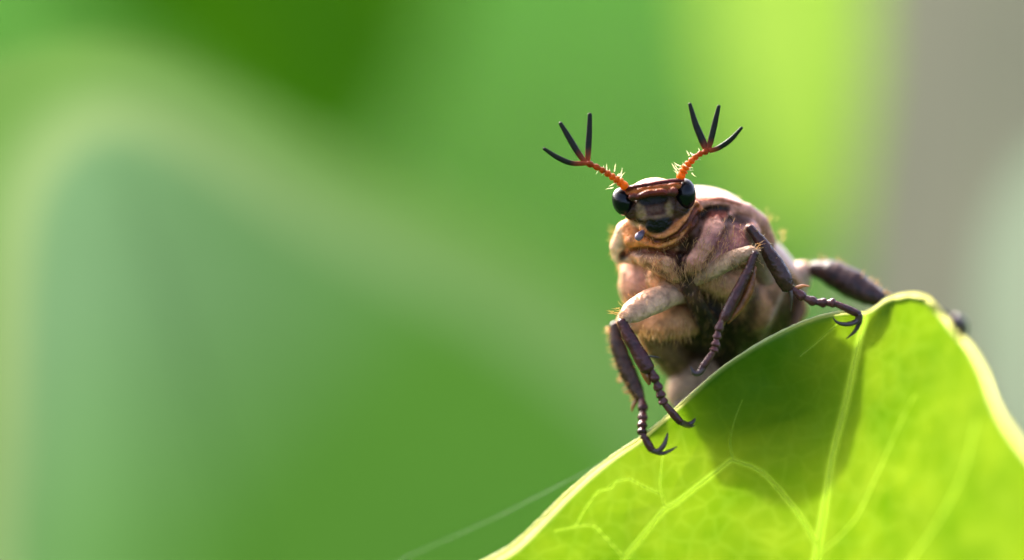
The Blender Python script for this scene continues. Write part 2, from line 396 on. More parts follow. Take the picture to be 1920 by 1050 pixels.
def variegated(V):
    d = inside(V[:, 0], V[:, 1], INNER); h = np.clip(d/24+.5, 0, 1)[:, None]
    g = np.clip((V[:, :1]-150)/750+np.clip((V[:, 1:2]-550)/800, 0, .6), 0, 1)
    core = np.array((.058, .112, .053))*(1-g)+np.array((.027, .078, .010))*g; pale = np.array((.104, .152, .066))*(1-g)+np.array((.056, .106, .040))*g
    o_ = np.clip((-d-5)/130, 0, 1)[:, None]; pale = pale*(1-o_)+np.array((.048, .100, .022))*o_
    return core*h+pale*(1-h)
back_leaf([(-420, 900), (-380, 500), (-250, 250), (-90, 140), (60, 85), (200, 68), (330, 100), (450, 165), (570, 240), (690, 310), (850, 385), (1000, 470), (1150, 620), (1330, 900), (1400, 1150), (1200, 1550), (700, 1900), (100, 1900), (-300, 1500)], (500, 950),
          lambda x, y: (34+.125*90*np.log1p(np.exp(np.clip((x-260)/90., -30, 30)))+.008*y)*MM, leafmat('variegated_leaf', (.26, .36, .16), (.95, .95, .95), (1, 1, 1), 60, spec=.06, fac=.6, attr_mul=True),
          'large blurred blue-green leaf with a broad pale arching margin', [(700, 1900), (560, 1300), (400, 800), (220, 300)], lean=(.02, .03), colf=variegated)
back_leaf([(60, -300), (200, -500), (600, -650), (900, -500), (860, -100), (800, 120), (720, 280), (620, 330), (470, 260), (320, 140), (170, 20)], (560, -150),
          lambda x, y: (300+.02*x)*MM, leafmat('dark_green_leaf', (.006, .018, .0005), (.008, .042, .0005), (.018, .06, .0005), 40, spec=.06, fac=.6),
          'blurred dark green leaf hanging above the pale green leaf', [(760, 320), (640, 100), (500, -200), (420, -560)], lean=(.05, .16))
back_leaf([(1330, -500), (1640, -520), (1670, -200), (1650, 80), (1625, 280), (1580, 420), (1500, 470), (1410, 340), (1340, 120), (1310, -200)], (1500, -100),
          lambda x, y: (210+.03*(x-1300))*MM, leafmat('sunlit_yellow_green_leaf', (.08, .14, .015), (.104, .195, .020), (.138, .228, .032), 40, spec=.06, fac=.65),
          'blurred sunlit yellow-green leaf behind the antenna', [(1500, 450), (1515, 200), (1520, -100), (1530, -480)], lean=(0, .1))
back_leaf([(1830, 520), (1870, 380), (1960, 260), (2150, 200), (2350, 400), (2400, 800), (2200, 1200), (2000, 1300), (1880, 1000), (1835, 740)], (2080, 750),
          lambda x, y: (70+.02*(x-1900))*MM, leafmat('silvery_leaf', (.13, .155, .11), (.11, .15, .10), (.145, .18, .13), 40, spec=.06, fac=.5),
          'blurred silvery pale leaf edge overlapping the withered grey-brown leaf', [(2000, 1300), (2060, 950), (2120, 600), (2150, 240)], lean=(.03, .04))
back_leaf([(1665, -420), (1800, -560), (2050, -560), (2300, -300), (2350, 200), (2250, 700), (2000, 1050), (1800, 1150), (1660, 1000), (1595, 700), (1600, 420), (1630, 150), (1640, -100)], (1950, 250),
          lambda x, y: (135+.02*(x-1700))*MM, leafmat('withered_leaf', (.13, .12, .09), (.080, .085, .064), (.102, .106, .080), 40, spec=.06, fac=.55),
          'blurred withered grey-brown leaf hanging behind the leaf tip', [(1800, 1150), (1850, 700), (1900, 200), (1980, -540)], lean=(.02, .05))

# silk thread
sk = MB(); a0 = L(700, 1075, 260); a1 = L(1130, 868, 150); ctr = (a0+a1)/2+np.array([0, 6, 0])
EXEC_SILK = True
mm, n, l, b = mat('silk'); M_SILK = mm
b.inputs['Base Color'].default_value = (.25, .27, .22, 1); b.inputs['Roughness'].default_value = .35
sk.tube(np.array([L(-150, 1490, 420), a0, ctr, a1, L(1210, 832, 70)]), [.2]*5, (1, 1, 1), sides=6, per=8)
tag(sk.build('silk_thread', M_SILK, None), 'fine faint silk thread stretched from the leaf edge', 'thread')

# ================================================================== BEETLE
f_ = nz([-.25, -.55, -.80]); s_ = np.array([.93, -.26, -.18]); s_ = nz(s_-f_*s_.dot(f_)); u_ = np.cross(s_, f_)
if u_[1] > 0: u_ = -u_
AX = np.array([s_, u_, f_])
fp = nz([-.28, .04, -.95]); sp_ = nz(s_-fp*s_.dot(fp)); up = np.cross(sp_, fp)
if up[1] > 0: up = -up
PX = np.array([sp_, up, fp])
hs = nz([.985, -.15, .08]); hf = nz([-.08, .10, -1]); hf = nz(hf-hs*hf.dot(hs)); hu = np.cross(hs, hf)
if hu[1] > 0: hu = -hu
HX = np.array([hs, hu, hf])
TAN = (.54, .25, .12); PINK = (.57, .255, .165); ORG = (.60, .21, .055); DORG = (.30, .075, .018); RED = (.15, .022, .010); BRN = (.09, .038, .02); DRK = (.022, .010, .005); BLK = (.008, .009, .006); CRM = (.74, .46, .26); OLV = (.085, .055, .026)
class Ell:
    def __init__(s, c, r, col, ax=AX): s.c = np.asarray(c, float); s.r = np.asarray(r, float); s.ax = ax; s.col = col
    def box(s): e = np.abs(s.ax.T)@s.r; return s.c-e, s.c+e
    def d(s, p):
        q = (p-s.c)@s.ax.T; k0 = np.linalg.norm(q/s.r, axis=-1); k1 = np.linalg.norm(q/s.r**2, axis=-1)+1e-9
        return k0*(k0-1)/k1
class Chain:
    def __init__(s, rows, col): s.P, s.R = pts(*(rows if len(rows) > 1 else [rows[0], (rows[0][0]+.5,)+tuple(rows[0][1:])])); s.col = col
    def box(s): return (s.P-s.R[:, None]).min(0), (s.P+s.R[:, None]).max(0)
    def d(s, p):
        o = None
        for a, b_, ra, rb in zip(s.P[:-1], s.P[1:], s.R[:-1], s.R[1:]):
            v = b_-a; t = np.clip(((p-a)@v)/v.dot(v), 0, 1); dd = np.linalg.norm(p-a-t[..., None]*v, axis=-1)-(ra+(rb-ra)*t)
            o = dd if o is None else np.minimum(o, dd)
        return o
OPS = [  # (operation, smoothing, shape)
    ('u', 10, Ell(L(1290, 460, 172), (143, 112, 105), TAN, PX)),                    # prothorax
    ('u', 25, Ell(L(1325, 535, 222), (158, 100, 85), TAN)),                    # mesothorax
    ('u', 40, Ell(L(1350, 590, 248), (154, 96, 122), BRN)),                   # abdomen
    ('u', 20, Ell(L(1335, 600, 215), (92, 62, 80), BRN)),                      # breastplate between mid legs
    # left shoulder and flank
    ('u', 14, Ell(L(1212, 532, 165), (46, 52, 60), PINK)),
    ('u', 12, Chain([(1178, 512, 150, 14), (1172, 540, 165, 12), (1178, 568, 180, 10)], CRM)),
    # pronotum margin
    ('u', 10, Chain([(1172, 432, 90, 18), (1160, 462, 105, 17), (1163, 480, 118, 16), (1182, 486, 110, 9)], CRM)),
    ('u', 12, Chain([(1180, 425, 75, 14), (1190, 450, 70, 20), (1215, 462, 60, 14)], ORG)),
    ('u', 10, Chain([(1306, 382, 72, 11), (1350, 380, 88, 13), (1398, 396, 108, 16), (1424, 418, 132, 18), (1440, 452, 165, 16)], PINK)),
    # prosternum and fore coxae
    ('u', 12, Chain([(1352, 425, 78, 34), (1325, 460, 58, 33), (1300, 492, 48, 22)], PINK)),
    ('u', 12, Chain([(1398, 440, 95, 30), (1372, 470, 72, 34), (1340, 498, 62, 24)], PINK)),
    ('u', 10, Chain([(1190, 474, 84, 14), (1215, 482, 62, 22), (1245, 496, 50, 24), (1264, 516, 50, 16)], TAN)),
    ('u', 10, Chain([(1245, 500, 85, 26), (1235, 525, 95, 24), (1262, 545, 90, 22)], TAN)),
    ('u', 10, Chain([(1320, 520, 85, 22), (1345, 530, 95, 26), (1390, 545, 120, 34), (1420, 590, 165, 34)], TAN)),
    ('u', 8, Chain([(1288, 505, 62, 14), (1292, 540, 72, 16), (1310, 575, 95, 18), (1330, 610, 130, 22)], BRN)),
    # belly side plates
    ('u', 10, Chain([(1462, 520, 190, 22), (1450, 575, 205, 24), (1428, 640, 235, 26)], TAN)),
    ('u', 8, Chain([(1482, 545, 235, 20), (1470, 595, 255, 24), (1445, 660, 290, 26)], BRN)),
    ('u', 8, Chain([(1390, 590, 170, 24), (1375, 640, 190, 26), (1360, 690, 225, 26)], BRN)),
    ('u', 10, Chain([(1215, 600, 140, 30), (1240, 650, 175, 30), (1275, 690, 230, 32)], (.32, .18, .085))),
    # grooves, coloured dark to deepen their shade
    ('s', 6, Chain([(1300, 422, 30, 9), (1322, 398, 62, 9), (1352, 396, 66, 9), (1362, 410, 46, 8), (1392, 416, 66, 10)], DRK)),
    ('s', 6, Chain([(1170, 478, 70, 6), (1205, 470, 40, 6), (1250, 474, 22, 7), (1282, 478, 18, 8)], DRK)),
    ('s', 6, Chain([(1276, 470, 22, 10), (1272, 500, 26, 7), (1282, 530, 40, 7)], DRK)),
    ('s', 6, Chain([(1300, 520, 40, 6), (1350, 508, 38, 6), (1400, 500, 62, 6)], BRN)),
    ('s', 6, Chain([(1368, 420, 48, 5), (1350, 460, 32, 5), (1325, 500, 30, 5)], BRN)),
    # neck and collar folds round the head
    ('u', 10, Ell(L(1250, 408, 72), (68, 56, 50), DORG)),
    ('u', 5, Chain([(1206, 428, 34, 8), (1232, 448, 22, 9), (1262, 438, 18, 10), (1286, 414, 24, 9), (1304, 384, 46, 8)], ORG)),
    ('u', 4, Chain([(1200, 452, 50, 8), (1238, 464, 36, 9), (1274, 450, 32, 10), (1298, 422, 42, 9), (1312, 396, 62, 8)], ORG)),
    ('s', 4, Chain([(1215, 447, 22, 3.5), (1245, 456, 12, 4), (1275, 439, 12, 4), (1296, 412, 22, 4), (1308, 388, 40, 4)], RED)),
    # head
    ('u', 6, Ell(L(1226, 383, 60), (58, 50, 60), CRM, HX)),
    ('s', 4, Ell(L(1226, 380, -8), (60, 30, 22), RED, HX)),
    ('u', 3, Chain([(1172, 354, 8, 4), (1190, 350, -1, 4), (1225, 344, -8, 4), (1260, 339, -2, 4), (1280, 338, 6, 4)], RED)),
    ('u', 4, Chain([(1178, 361, 14, 7), (1225, 353, 4, 7.5), (1274, 348, 14, 7)], DORG)),
    ('u', 2, Chain([(1196, 370, 4, 6), (1215, 363, -3, 7), (1240, 360, -3, 7), (1252, 363, 4, 6)], RED)),
    ('u', 3, Ell(L(1187, 369, 4), (9, 8, 9), RED, HX)),
    ('u', 3, Ell(L(1262, 360, 4), (10, 10, 9), RED, HX)),
    ('u', 3, Ell(L(1201, 394, 18), (14, 20, 9), OLV, HX)),
    ('u', 3, Ell(L(1256, 389, 18), (12, 18, 9), OLV, HX)),
    ('u', 4, Ell(L(1184, 396, 28), (15, 17, 13), DRK, HX)),
    ('u', 4, Ell(L(1275, 390, 28), (18, 22, 13), DRK, HX)),
    ('u', 7, Ell(L(1227, 393, 24), (20, 22, 10), DRK, HX)),
    ('u', 3, Chain([(1200, 412, 20, 6), (1228, 408, 10, 6), (1258, 405, 20, 6)], (.11, .075, .04))),
    ('u', 8, Ell(L(1234, 419, 18), (25, 18, 12), (.012, .010, .006), HX)),
]
def smin(a, b_, k): h = np.clip(.5+.5*(b_-a)/k, 0, 1); return b_+(a-b_)*h-k*h*(1-h)
def sdf(p, wantcol=False):
    d = np.full(p.shape[:-1], 1e3); col = np.zeros(p.shape[:-1]+(3,))+np.array(TAN)
    for op, k, sh in OPS:
        e = sh.d(p)
        if op == 'u':
            if wantcol: h = np.clip(.5+.5*(d-e)/(k*.7), 0, 1)[..., None]; col = col*(1-h)+np.array(sh.col)*h
            d = smin(d, e, k)
        else:
            if wantcol: h = np.clip(1-(e-1)/4., 0, 1)[..., None]*.8; col = col*(1-h)+np.array(sh.col)*h
            d = -smin(-d, e, k)
    return (d, col) if wantcol else d
def surface_nets():
    lo = np.array([1120., 315., -30.]); hi = np.array([1570., 760., 480.]); h = 2.4
    n_ = np.ceil((hi-lo)/h).astype(int)+1
    ax = [lo[i]+h*np.arange(n_[i]) for i in range(3)]
    D = np.full(tuple(n_), 50., np.float32)
    for op, k, sh in OPS:
        a, b_ = sh.box(); a = a-k-9; b_ = b_+k+9
        i0 = np.clip(np.floor((a-lo)/h).astype(int), 0, n_); i1 = np.clip(np.ceil((b_-lo)/h).astype(int)+1, 0, n_)
        if (i1 <= i0).any(): continue
        sl = tuple(slice(i0[i], i1[i]) for i in range(3))
        G = np.stack(np.meshgrid(*[ax[i][sl[i]] for i in range(3)], indexing='ij'), -1)
        e = sh.d(G)
        D[sl] = smin(D[sl], e, k) if op == 'u' else -smin(-D[sl], e, k)
    D[0] = D[-1] = 50; D[:, 0] = D[:, -1] = 50; D[:, :, 0] = D[:, :, -1] = 50
    S = D < 0
    c = [S[a:n_[0]-1+a, b_:n_[1]-1+b_, d:n_[2]-1+d] for a in (0, 1) for b_ in (0, 1) for d in (0, 1)]
    sm = sum(x.astype(np.int8) for x in c); act = (sm > 0) & (sm < 8)
    idx = -np.ones(act.shape, np.int64); ijk = np.argwhere(act); idx[act] = np.arange(len(ijk))
    acc = np.zeros((len(ijk), 3)); cnt = np.zeros(len(ijk))
    offs = [(a, b_, d) for a in (0, 1) for b_ in (0, 1) for d in (0, 1)]
    for o in offs:
        for q in range(3):
            if o[q]: continue
            o2 = list(o); o2[q] = 1
            da = D[tuple((ijk+o).T)]; db = D[tuple((ijk+o2).T)]; m_ = (da < 0) != (db < 0)
            t = np.where(m_, da/(da-db+1e-12), 0)
            p = np.array(o, float)+np.outer(t, np.eye(3)[q]); acc[m_] += p[m_]; cnt[m_] += 1
    V = lo+h*(ijk+acc/cnt[:, None]); F = []
    for q in range(3):
        a1, a2 = (q+1) % 3, (q+2) % 3
        sA = [slice(1, -1)]*3; sA[q] = slice(0, n_[q]-1); sB = list(sA); sB[q] = slice(1, n_[q])
        A_ = S[tuple(sA)]; B_ = S[tuple(sB)]
        for flip, msk in ((False, A_ & ~B_), (True, ~A_ & B_)):
            e = np.argwhere(msk); off = np.array([1, 1, 1]); off[q] = 0; e = e+off
            def cell(d1, d2): x = e.copy(); x[:, a1] -= d1; x[:, a2] -= d2; return idx[tuple(x.T)]
            q4 = np.column_stack([cell(1, 1), cell(0, 1), cell(0, 0), cell(1, 0)])
            if flip: q4 = q4[:, ::-1]
            F.append(q4)
    return V, np.concatenate(F)
def sgrad(p, e=.7):
    g = np.stack([(sdf(p+np.eye(3)[i]*e)-sdf(p-np.eye(3)[i]*e))/(2*e) for i in range(3)], -1)
    return g
BV, BF = surface_nets()
for _ in range(2):
    g = sgrad(BV); d = sdf(BV); BV = BV-np.clip(d, -2.5, 2.5)[:, None]*g/(np.sum(g*g, 1)[:, None]+.15)
BN = sgrad(BV, 2.0); BN /= np.linalg.norm(BN, axis=1)[:, None]+1e-9
_, BC = sdf(BV, True)
def paint(rows, col, soft, amt=1.0):
    global BC
    d = Chain(rows, col).d(BV); h = (np.clip(1-d/soft, 0, 1)*amt)[:, None]; BC = BC*(1-h)+np.array(col)*h
# sutures, pigment patches, and light and shade painted into the colour
h_ = (np.clip((-BN[:, 1]-.45)/.3, 0, 1)*np.clip((BV[:, 2]-80)/30, 0, 1)*(BV[:, 1] < 470))[:, None]; BC = BC*(1-h_)+np.array((.66, .50, .42))*h_  # upward-facing top paled: its sunlit whiteness painted into the colour
paint([(1172, 476, 90, 3), (1210, 474, 60, 4), (1262, 478, 40, 5)], DORG, 7, .9)
paint([(1166, 484, 100, 5), (1174, 478, 90, 4)], DRK, 6, .8)
paint([(1285, 440, 40, 6), (1276, 468, 40, 9), (1265, 480, 40, 6)], DRK, 10, .8)  # dark gap beside the collar, crevice shade painted in
paint([(1312, 405, 60, 3), (1330, 393, 75, 4), (1356, 394, 80, 4), (1362, 414, 70, 3), (1400, 424, 90, 5)], DRK, 9, .85)  # shadow arcs under the pronotum margin, painted dark
paint([(1300, 376, 60, 2), (1340, 373, 85, 2), (1372, 380, 105, 2)], DORG, 4, .7)
paint([(1345, 455, 40, 12), (1375, 470, 60, 14)], (.24, .10, .08), 22, .7)
paint([(1320, 590, 120, 30), (1350, 650, 180, 40)], DRK, 40, .75)  # belly shade painted dark between the legs
paint([(1400, 600, 170, 10), (1385, 650, 200, 12)], DRK, 14, .8)
paint([(1468, 535, 190, 3), (1430, 625, 230, 4)], (.55, .40, .28), 7, .7)
paint([(1296, 560, 90, 8), (1312, 600, 120, 10)], DRK, 14, .7)
paint([(1206, 377, 18, 7), (1224, 374, 16, 10), (1244, 372, 18, 7)], BLK, 6, .95)
paint([(1201, 396, 10, 7)], (.30, .18, .075), 7, .85); paint([(1255, 391, 12, 4)], (.26, .16, .065), 6, .85)
paint([(1226, 388, 14, 6), (1230, 400, 14, 8)], (.07, .028, .012), 9, .9)
paint([(1180, 380, 20, 6), (1184, 396, 20, 8)], (.02, .012, .006), 9, .8); paint([(1270, 374, 20, 5), (1272, 392, 20, 8)], (.02, .012, .006), 9, .8)
paint([(1216, 418, 12, 5), (1236, 424, 8, 9), (1254, 414, 12, 5)], (.006, .006, .004), 7, .95)
paint([(1180, 354, 4, 3), (1225, 346, -10, 3), (1274, 340, 4, 3)], (.07, .010, .010), 3, .9)
paint([(1186, 363, 6, 2), (1225, 355, 0, 2), (1268, 350, 6, 2)], (.42, .10, .018), 4, .9)
paint([(1384, 430, 70, 8), (1398, 455, 70, 8)], (.40, .14, .11), 16, .6)
paint([(1250, 450, 20, 1.5), (1278, 436, 20, 1.5), (1300, 408, 34, 1.5)], (.10, .022, .008), 5, .9)
paint([(1320, 500, 30, 2), (1370, 490, 30, 2), (1410, 480, 40, 2)], (.30, .10, .04), 6, .7)
def pigment_shade_line(line, col, soft, amt=1.0, depth=0.0, zmax=190):
    '''pigment or painted shade along a line on the camera-facing cuticle, optionally pressed in'''
    global BC, BV
    s = 1+BV[:, 2]/DPX; x = 960+(BV[:, 0]-960)/s; y = 525+(BV[:, 1]-525)/s; d = np.full(len(BV), 1e9)
    for (ax_, ay, ar), (bx_, by, br) in zip(line[:-1], line[1:]):
        vx, vy = bx_-ax_, by-ay; t = np.clip(((x-ax_)*vx+(y-ay)*vy)/(vx*vx+vy*vy+1e-9), 0, 1)
        d = np.minimum(d, np.hypot(x-ax_-t*vx, y-ay-t*vy)-(ar+(br-ar)*t))
    h = np.clip(1-d/soft, 0, 1)*amt*((BN[:, 2] < .25) & (BV[:, 2] < zmax))
    BC = BC*(1-h[:, None])+np.array(col)*h[:, None]; BV = BV-BN*(h*depth)[:, None]
pigment_shade_line([(1198, 392, 24), (1228, 400, 24), (1258, 387, 24)], (.050, .018, .008), 8, .96, 0, 60)     # dark brown face
pigment_shade_line([(1200, 386, 2), (1203, 402, 4)], (.30, .17, .065), 8, .8, 0, 60)
pigment_shade_line([(1253, 382, 2), (1255, 398, 3)], (.25, .15, .06), 7, .8, 0, 60)
pigment_shade_line([(1206, 377, 5), (1224, 374, 8), (1244, 372, 5)], (.008, .005, .003), 6, .95, 2, 60)
pigment_shade_line([(1222, 394, 3), (1232, 392, 3)], (.13, .06, .028), 7, .7, -1, 60)
pigment_shade_line([(1208, 410, 1), (1232, 407, 1.5), (1258, 403, 1)], (.20, .11, .05), 4, .7, -1, 60)
pigment_shade_line([(1220, 420, 6), (1236, 424, 10), (1252, 416, 6)], (.006, .005, .003), 5, .97, 0, 60)
pigment_shade_line([(1196, 368, 3), (1220, 362, 4), (1246, 361, 3)], (.15, .020, .010), 4, .9, -1, 40)
pigment_shade_line([(1184, 359, 1.5), (1225, 353, 2), (1270, 347, 1.5)], (.42, .12, .02), 3, .9, 0, 40)
pigment_shade_line([(1174, 353, 1.5), (1225, 344, 2), (1278, 338, 1.5)], (.08, .010, .010), 3, .95, 0, 30)
pigment_shade_line([(1303, 372, 1), (1330, 373, 1.5), (1360, 376, 1.5), (1388, 384, 1)], (.30, .08, .02), 4, .9, 1)
pigment_shade_line([(1306, 414, 3), (1315, 402, 3), (1332, 393, 3), (1350, 389, 3), (1364, 390, 2)], DRK, 5, .9, 4)  # shade under the pronotum margin, painted and pressed in
pigment_shade_line([(1362, 392, 2), (1367, 407, 4), (1385, 409, 5), (1402, 414, 4)], (.05, .022, .014), 7, .85, 4)
pigment_shade_line([(1333, 402, 4), (1356, 403, 4)], (.28, .06, .03), 6, .7)
pigment_shade_line([(1312, 408, 5), (1301, 440, 8), (1286, 462, 8), (1277, 477, 6)], (.045, .018, .010), 7, .85, 5)  # cavity between collar and coxa, its shade painted in
pigment_shade_line([(1303, 388, 1), (1292, 412, 1.5), (1272, 436, 1.5), (1248, 450, 1.5), (1228, 452, 1)], (.09, .015, .006), 3.5, .95, 2)
pigment_shade_line([(1309, 398, 1), (1298, 425, 2), (1281, 448, 2), (1262, 462, 2), (1240, 468, 1)], (.10, .02, .008), 4, .9, 2)
pigment_shade_line([(1180, 464, 2), (1225, 461, 2)], (.60, .17, .03), 5, .7)
pigment_shade_line([(1170, 475, 2), (1200, 468, 2), (1235, 471, 2.5), (1260, 475, 3), (1277, 481, 4)], (.14, .03, .010), 5, .95, 3)
pigment_shade_line([(1167, 479, 4), (1175, 476, 3)], (.03, .012, .006), 5, .9, 3)
pigment_shade_line([(1276, 480, 5), (1279, 500, 5), (1285, 522, 5), (1292, 545, 6)], (.05, .02, .012), 6, .9, 4)
pigment_shade_line([(1338, 447, 5), (1368, 466, 8)], (.26, .09, .07), 12, .7)
pigment_shade_line([(1385, 440, 8), (1400, 462, 6)], (.42, .14, .11), 12, .6)
pigment_shade_line([(1212, 497, 2), (1240, 512, 2), (1262, 530, 2)], (.14, .06, .03), 6, .8, 3)
pigment_shade_line([(1200, 560, 3), (1232, 545, 3), (1266, 540, 3)], (.16, .07, .03), 6, .7, 2)
pigment_shade_line([(1310, 526, 2), (1350, 512, 2), (1400, 498, 2)], (.13, .045, .02), 5, .8, 2)
pigment_shade_line([(1330, 590, 16), (1375, 640, 22)], (.028, .014, .008), 22, .85)  # dark centre of the belly: shade painted over the brown
pigment_shade_line([(1300, 620, 10), (1330, 660, 16)], (.03, .018, .010), 22, .8)
pigment_shade_line([(1420, 540, 3), (1405, 600, 6), (1390, 650, 6)], (.06, .028, .018), 10, .8, 3, 300)
pigment_shade_line([(1470, 545, 1.5), (1445, 600, 2), (1428, 636, 1.5)], (.62, .42, .28), 4, .8, -1, 300)
pigment_shade_line([(1484, 530, 3), (1462, 600, 5), (1440, 650, 5)], (.10, .045, .025), 8, .7, 2, 320)
dk = (np.clip((BV[:, 1]-535)/70, 0, 1)*np.clip((BV[:, 2]-60)/50, 0, 1))[:, None]; BC = BC*(1-dk*np.array((.50, .55, .58)))   # brown underside darkened downwards, shade put into its colour
beetle = empty('beetle', W(L(1330, 660, 120))[0], 'tan brown chafer beetle with black eyes and fan antennae peering over the leaf edge', 'beetle')
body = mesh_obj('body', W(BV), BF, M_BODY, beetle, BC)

# eyes
for c, r, til in ((L(1167, 378, 28), (19, 27, 25), .12), (L(1285, 364, 28), (20, 29.5, 27), -.10)):
    ca, sa = math.cos(til), math.sin(til); ax = np.array([ca*hs+sa*hu, -sa*hs+ca*hu, hf])
    e = MB(); e.ellipsoid(c, ax, r, (0, 0, 0), 36, 24); e.build('eye', M_EYE, beetle)

# wing cases: two domed shells meeting along the back
def wing(sd):
    nt, npz = 46, 26; T = np.linspace(0, 1, nt); PH = np.radians(np.linspace(1.2, 104, npz)); V = []; C = []
    prof = np.array([[0, 146, 78], [.12, 160, 90], [.35, 175, 106], [.6, 172, 114], [.8, 142, 98], [.93, 90, 66], [1, 36, 32]])
    ctr = np.array([L(1312, 488, 200), L(1328, 518, 210), L(1344, 560, 224), L(1354, 602, 240), L(1360, 634, 252), L(1363, 654, 260), L(1364, 662, 264)])
    for th in (0, 1):
        for t in T:
            c = np.array([np.interp(t, prof[:, 0], ctr[:, q]) for q in range(3)]); w = np.interp(t, prof[:, 0], prof[:, 1]); hgt = np.interp(t, prof[:, 0], prof[:, 2])
            for ph in PH:
                gr = 1-.010*(.5+.5*math.cos(ph*26))*min(1, 4*t)*min(1, 4*(1-t)) - .03*th
                V.append(c+sd*w*gr*math.sin(ph)**.9*s_+hgt*gr*math.cos(ph)*u_)
                ed = max(0, 1-abs(ph-PH[-1])/.1); C.append(np.array((.56, .37, .27))*(1-ed)+np.array((.55, .26, .10))*ed)
    F = []; o = nt*npz
    for i in range(nt-1):
        for j in range(npz-1):
            a = i*npz+j; F += [(a, a+1, a+npz+1, a+npz), (o+a, o+a+npz, o+a+npz+1, o+a+1)]
    for i in range(nt-1):
        for j in (0, npz-1): a = i*npz+j; F.append((a, a+npz, o+a+npz, o+a))
    for j in range(npz-1):
        for i in (0, nt-1): a = i*npz+j; F.append((a, a+1, o+a+1, o+a))
    return mesh_obj('wing_case', W(np.array(V)), F, M_WING, beetle, np.array(C))
wing(-1); wing(1)

# antennae
def antenna(stem, lam, hairs_at):
    a = MB(); P, R = pts(*stem); nb = 7
    a.tube(P, R, (.66, .19, .006), sides=12, per=14, mod=lambda t: 1.08-.42*np.abs(np.cos(np.clip((t-.22)/.78, 0, 1)*math.pi*nb))**5*np.clip((t-.1)*6, 0, 1), col2=(.30, .05, .008))
    o = a.build('antenna', M_ANT, beetle)
    for rows in lam:
        P, R = pts(*rows); b_ = MB(); b_.tube(P, R, (.40, .06, .012), sides=12, per=10, flat=.5, flatdir=(0.2, .2, -1), col2=(.012, .014, .006))
        c = b_.c[0]; nn = len(c); t = np.clip(np.arange(nn)/nn*2.6, 0, 1)[:, None]; b_.c[0] = np.array((.36, .055, .012))*(1-t)+np.array((.016, .015, .008))*t
        b_.build('antenna_blade', M_LAM, o)
    h = MB()
    for px, py, z, dx, dy, cnt, ln in hairs_at:
        for _ in range(max(2, int(cnt*.65))):
            p = L(px+rng.normal()*5, py+rng.normal()*5, z+rng.normal()*3); d = nz([dx+rng.normal()*.35, dy+rng.normal()*.35, rng.normal()*.4])
            h.cone(p, p+d*ln*(.6+.6*rng.random()), .95, (1, 1, 1), .08)
    tag(h.build('hair', M_BRISTLE, o), kind='stuff')
antenna([(1174, 352, 8, 7), (1166, 344, 6, 8.5), (1155, 336, 4, 7), (1140, 326, 2, 6), (1122, 315, 0, 5.5), (1100, 305, 0, 6)],
        [[(1100, 306, 0, 4.5), (1072, 306, 0, 5), (1045, 295, -3, 5), (1019, 278, -6, 3)], [(1098, 305, 2, 4.5), (1083, 285, 2, 6), (1065, 255, 2, 5.5), (1050, 230, 2, 3.5)], [(1102, 303, 5, 4.5), (1103, 280, 5, 6), (1105, 245, 5, 5.5), (1106, 213, 5, 4)]],
        [(1160, 335, 4, .4, -1, 9, 17), (1150, 330, 4, .3, -1, 6, 15), (1133, 320, 0, .2, -1, 6, 11), (1158, 345, 4, -1, .5, 12, 16), (1130, 324, 0, -.6, .9, 5, 8), (1112, 306, 0, .4, -1, 3, 7)])
antenna([(1275, 335, 8, 7), (1279, 325, 6, 8.5), (1286, 313, 4, 7.5), (1296, 302, 2, 6.5), (1310, 290, 0, 5.5), (1327, 283, 0, 6)],
        [[(1325, 284, 4, 4.5), (1318, 266, 4, 7), (1304, 232, 4, 6), (1293, 194, 4, 3.5)], [(1328, 282, 2, 4.5), (1333, 262, 2, 6), (1341, 228, 2, 5.5), (1348, 198, 2, 3.5)], [(1330, 283, 0, 4.5), (1348, 277, 0, 5), (1370, 262, -2, 5), (1391, 239, -4, 3)]],
        [(1272, 318, 4, -.5, -.8, 12, 16), (1290, 318, 4, 1, .2, 12, 15), (1295, 295, 0, -.6, -1, 6, 12), (1308, 288, 0, -.4, -1, 4, 10), (1306, 300, 0, .9, .6, 4, 8)])
# palps
for a_ in ([(1206, 434, 28, 4), (1201, 440, 20, 7), (1197, 445, 18, 7.5), (1195, 449, 20, 5)], ):
    b_ = MB(); P, R = pts(*a_); b_.tube(P, R, (.13, .09, .12), sides=10, per=5); b_.build('palp', M_CLAW, beetle)

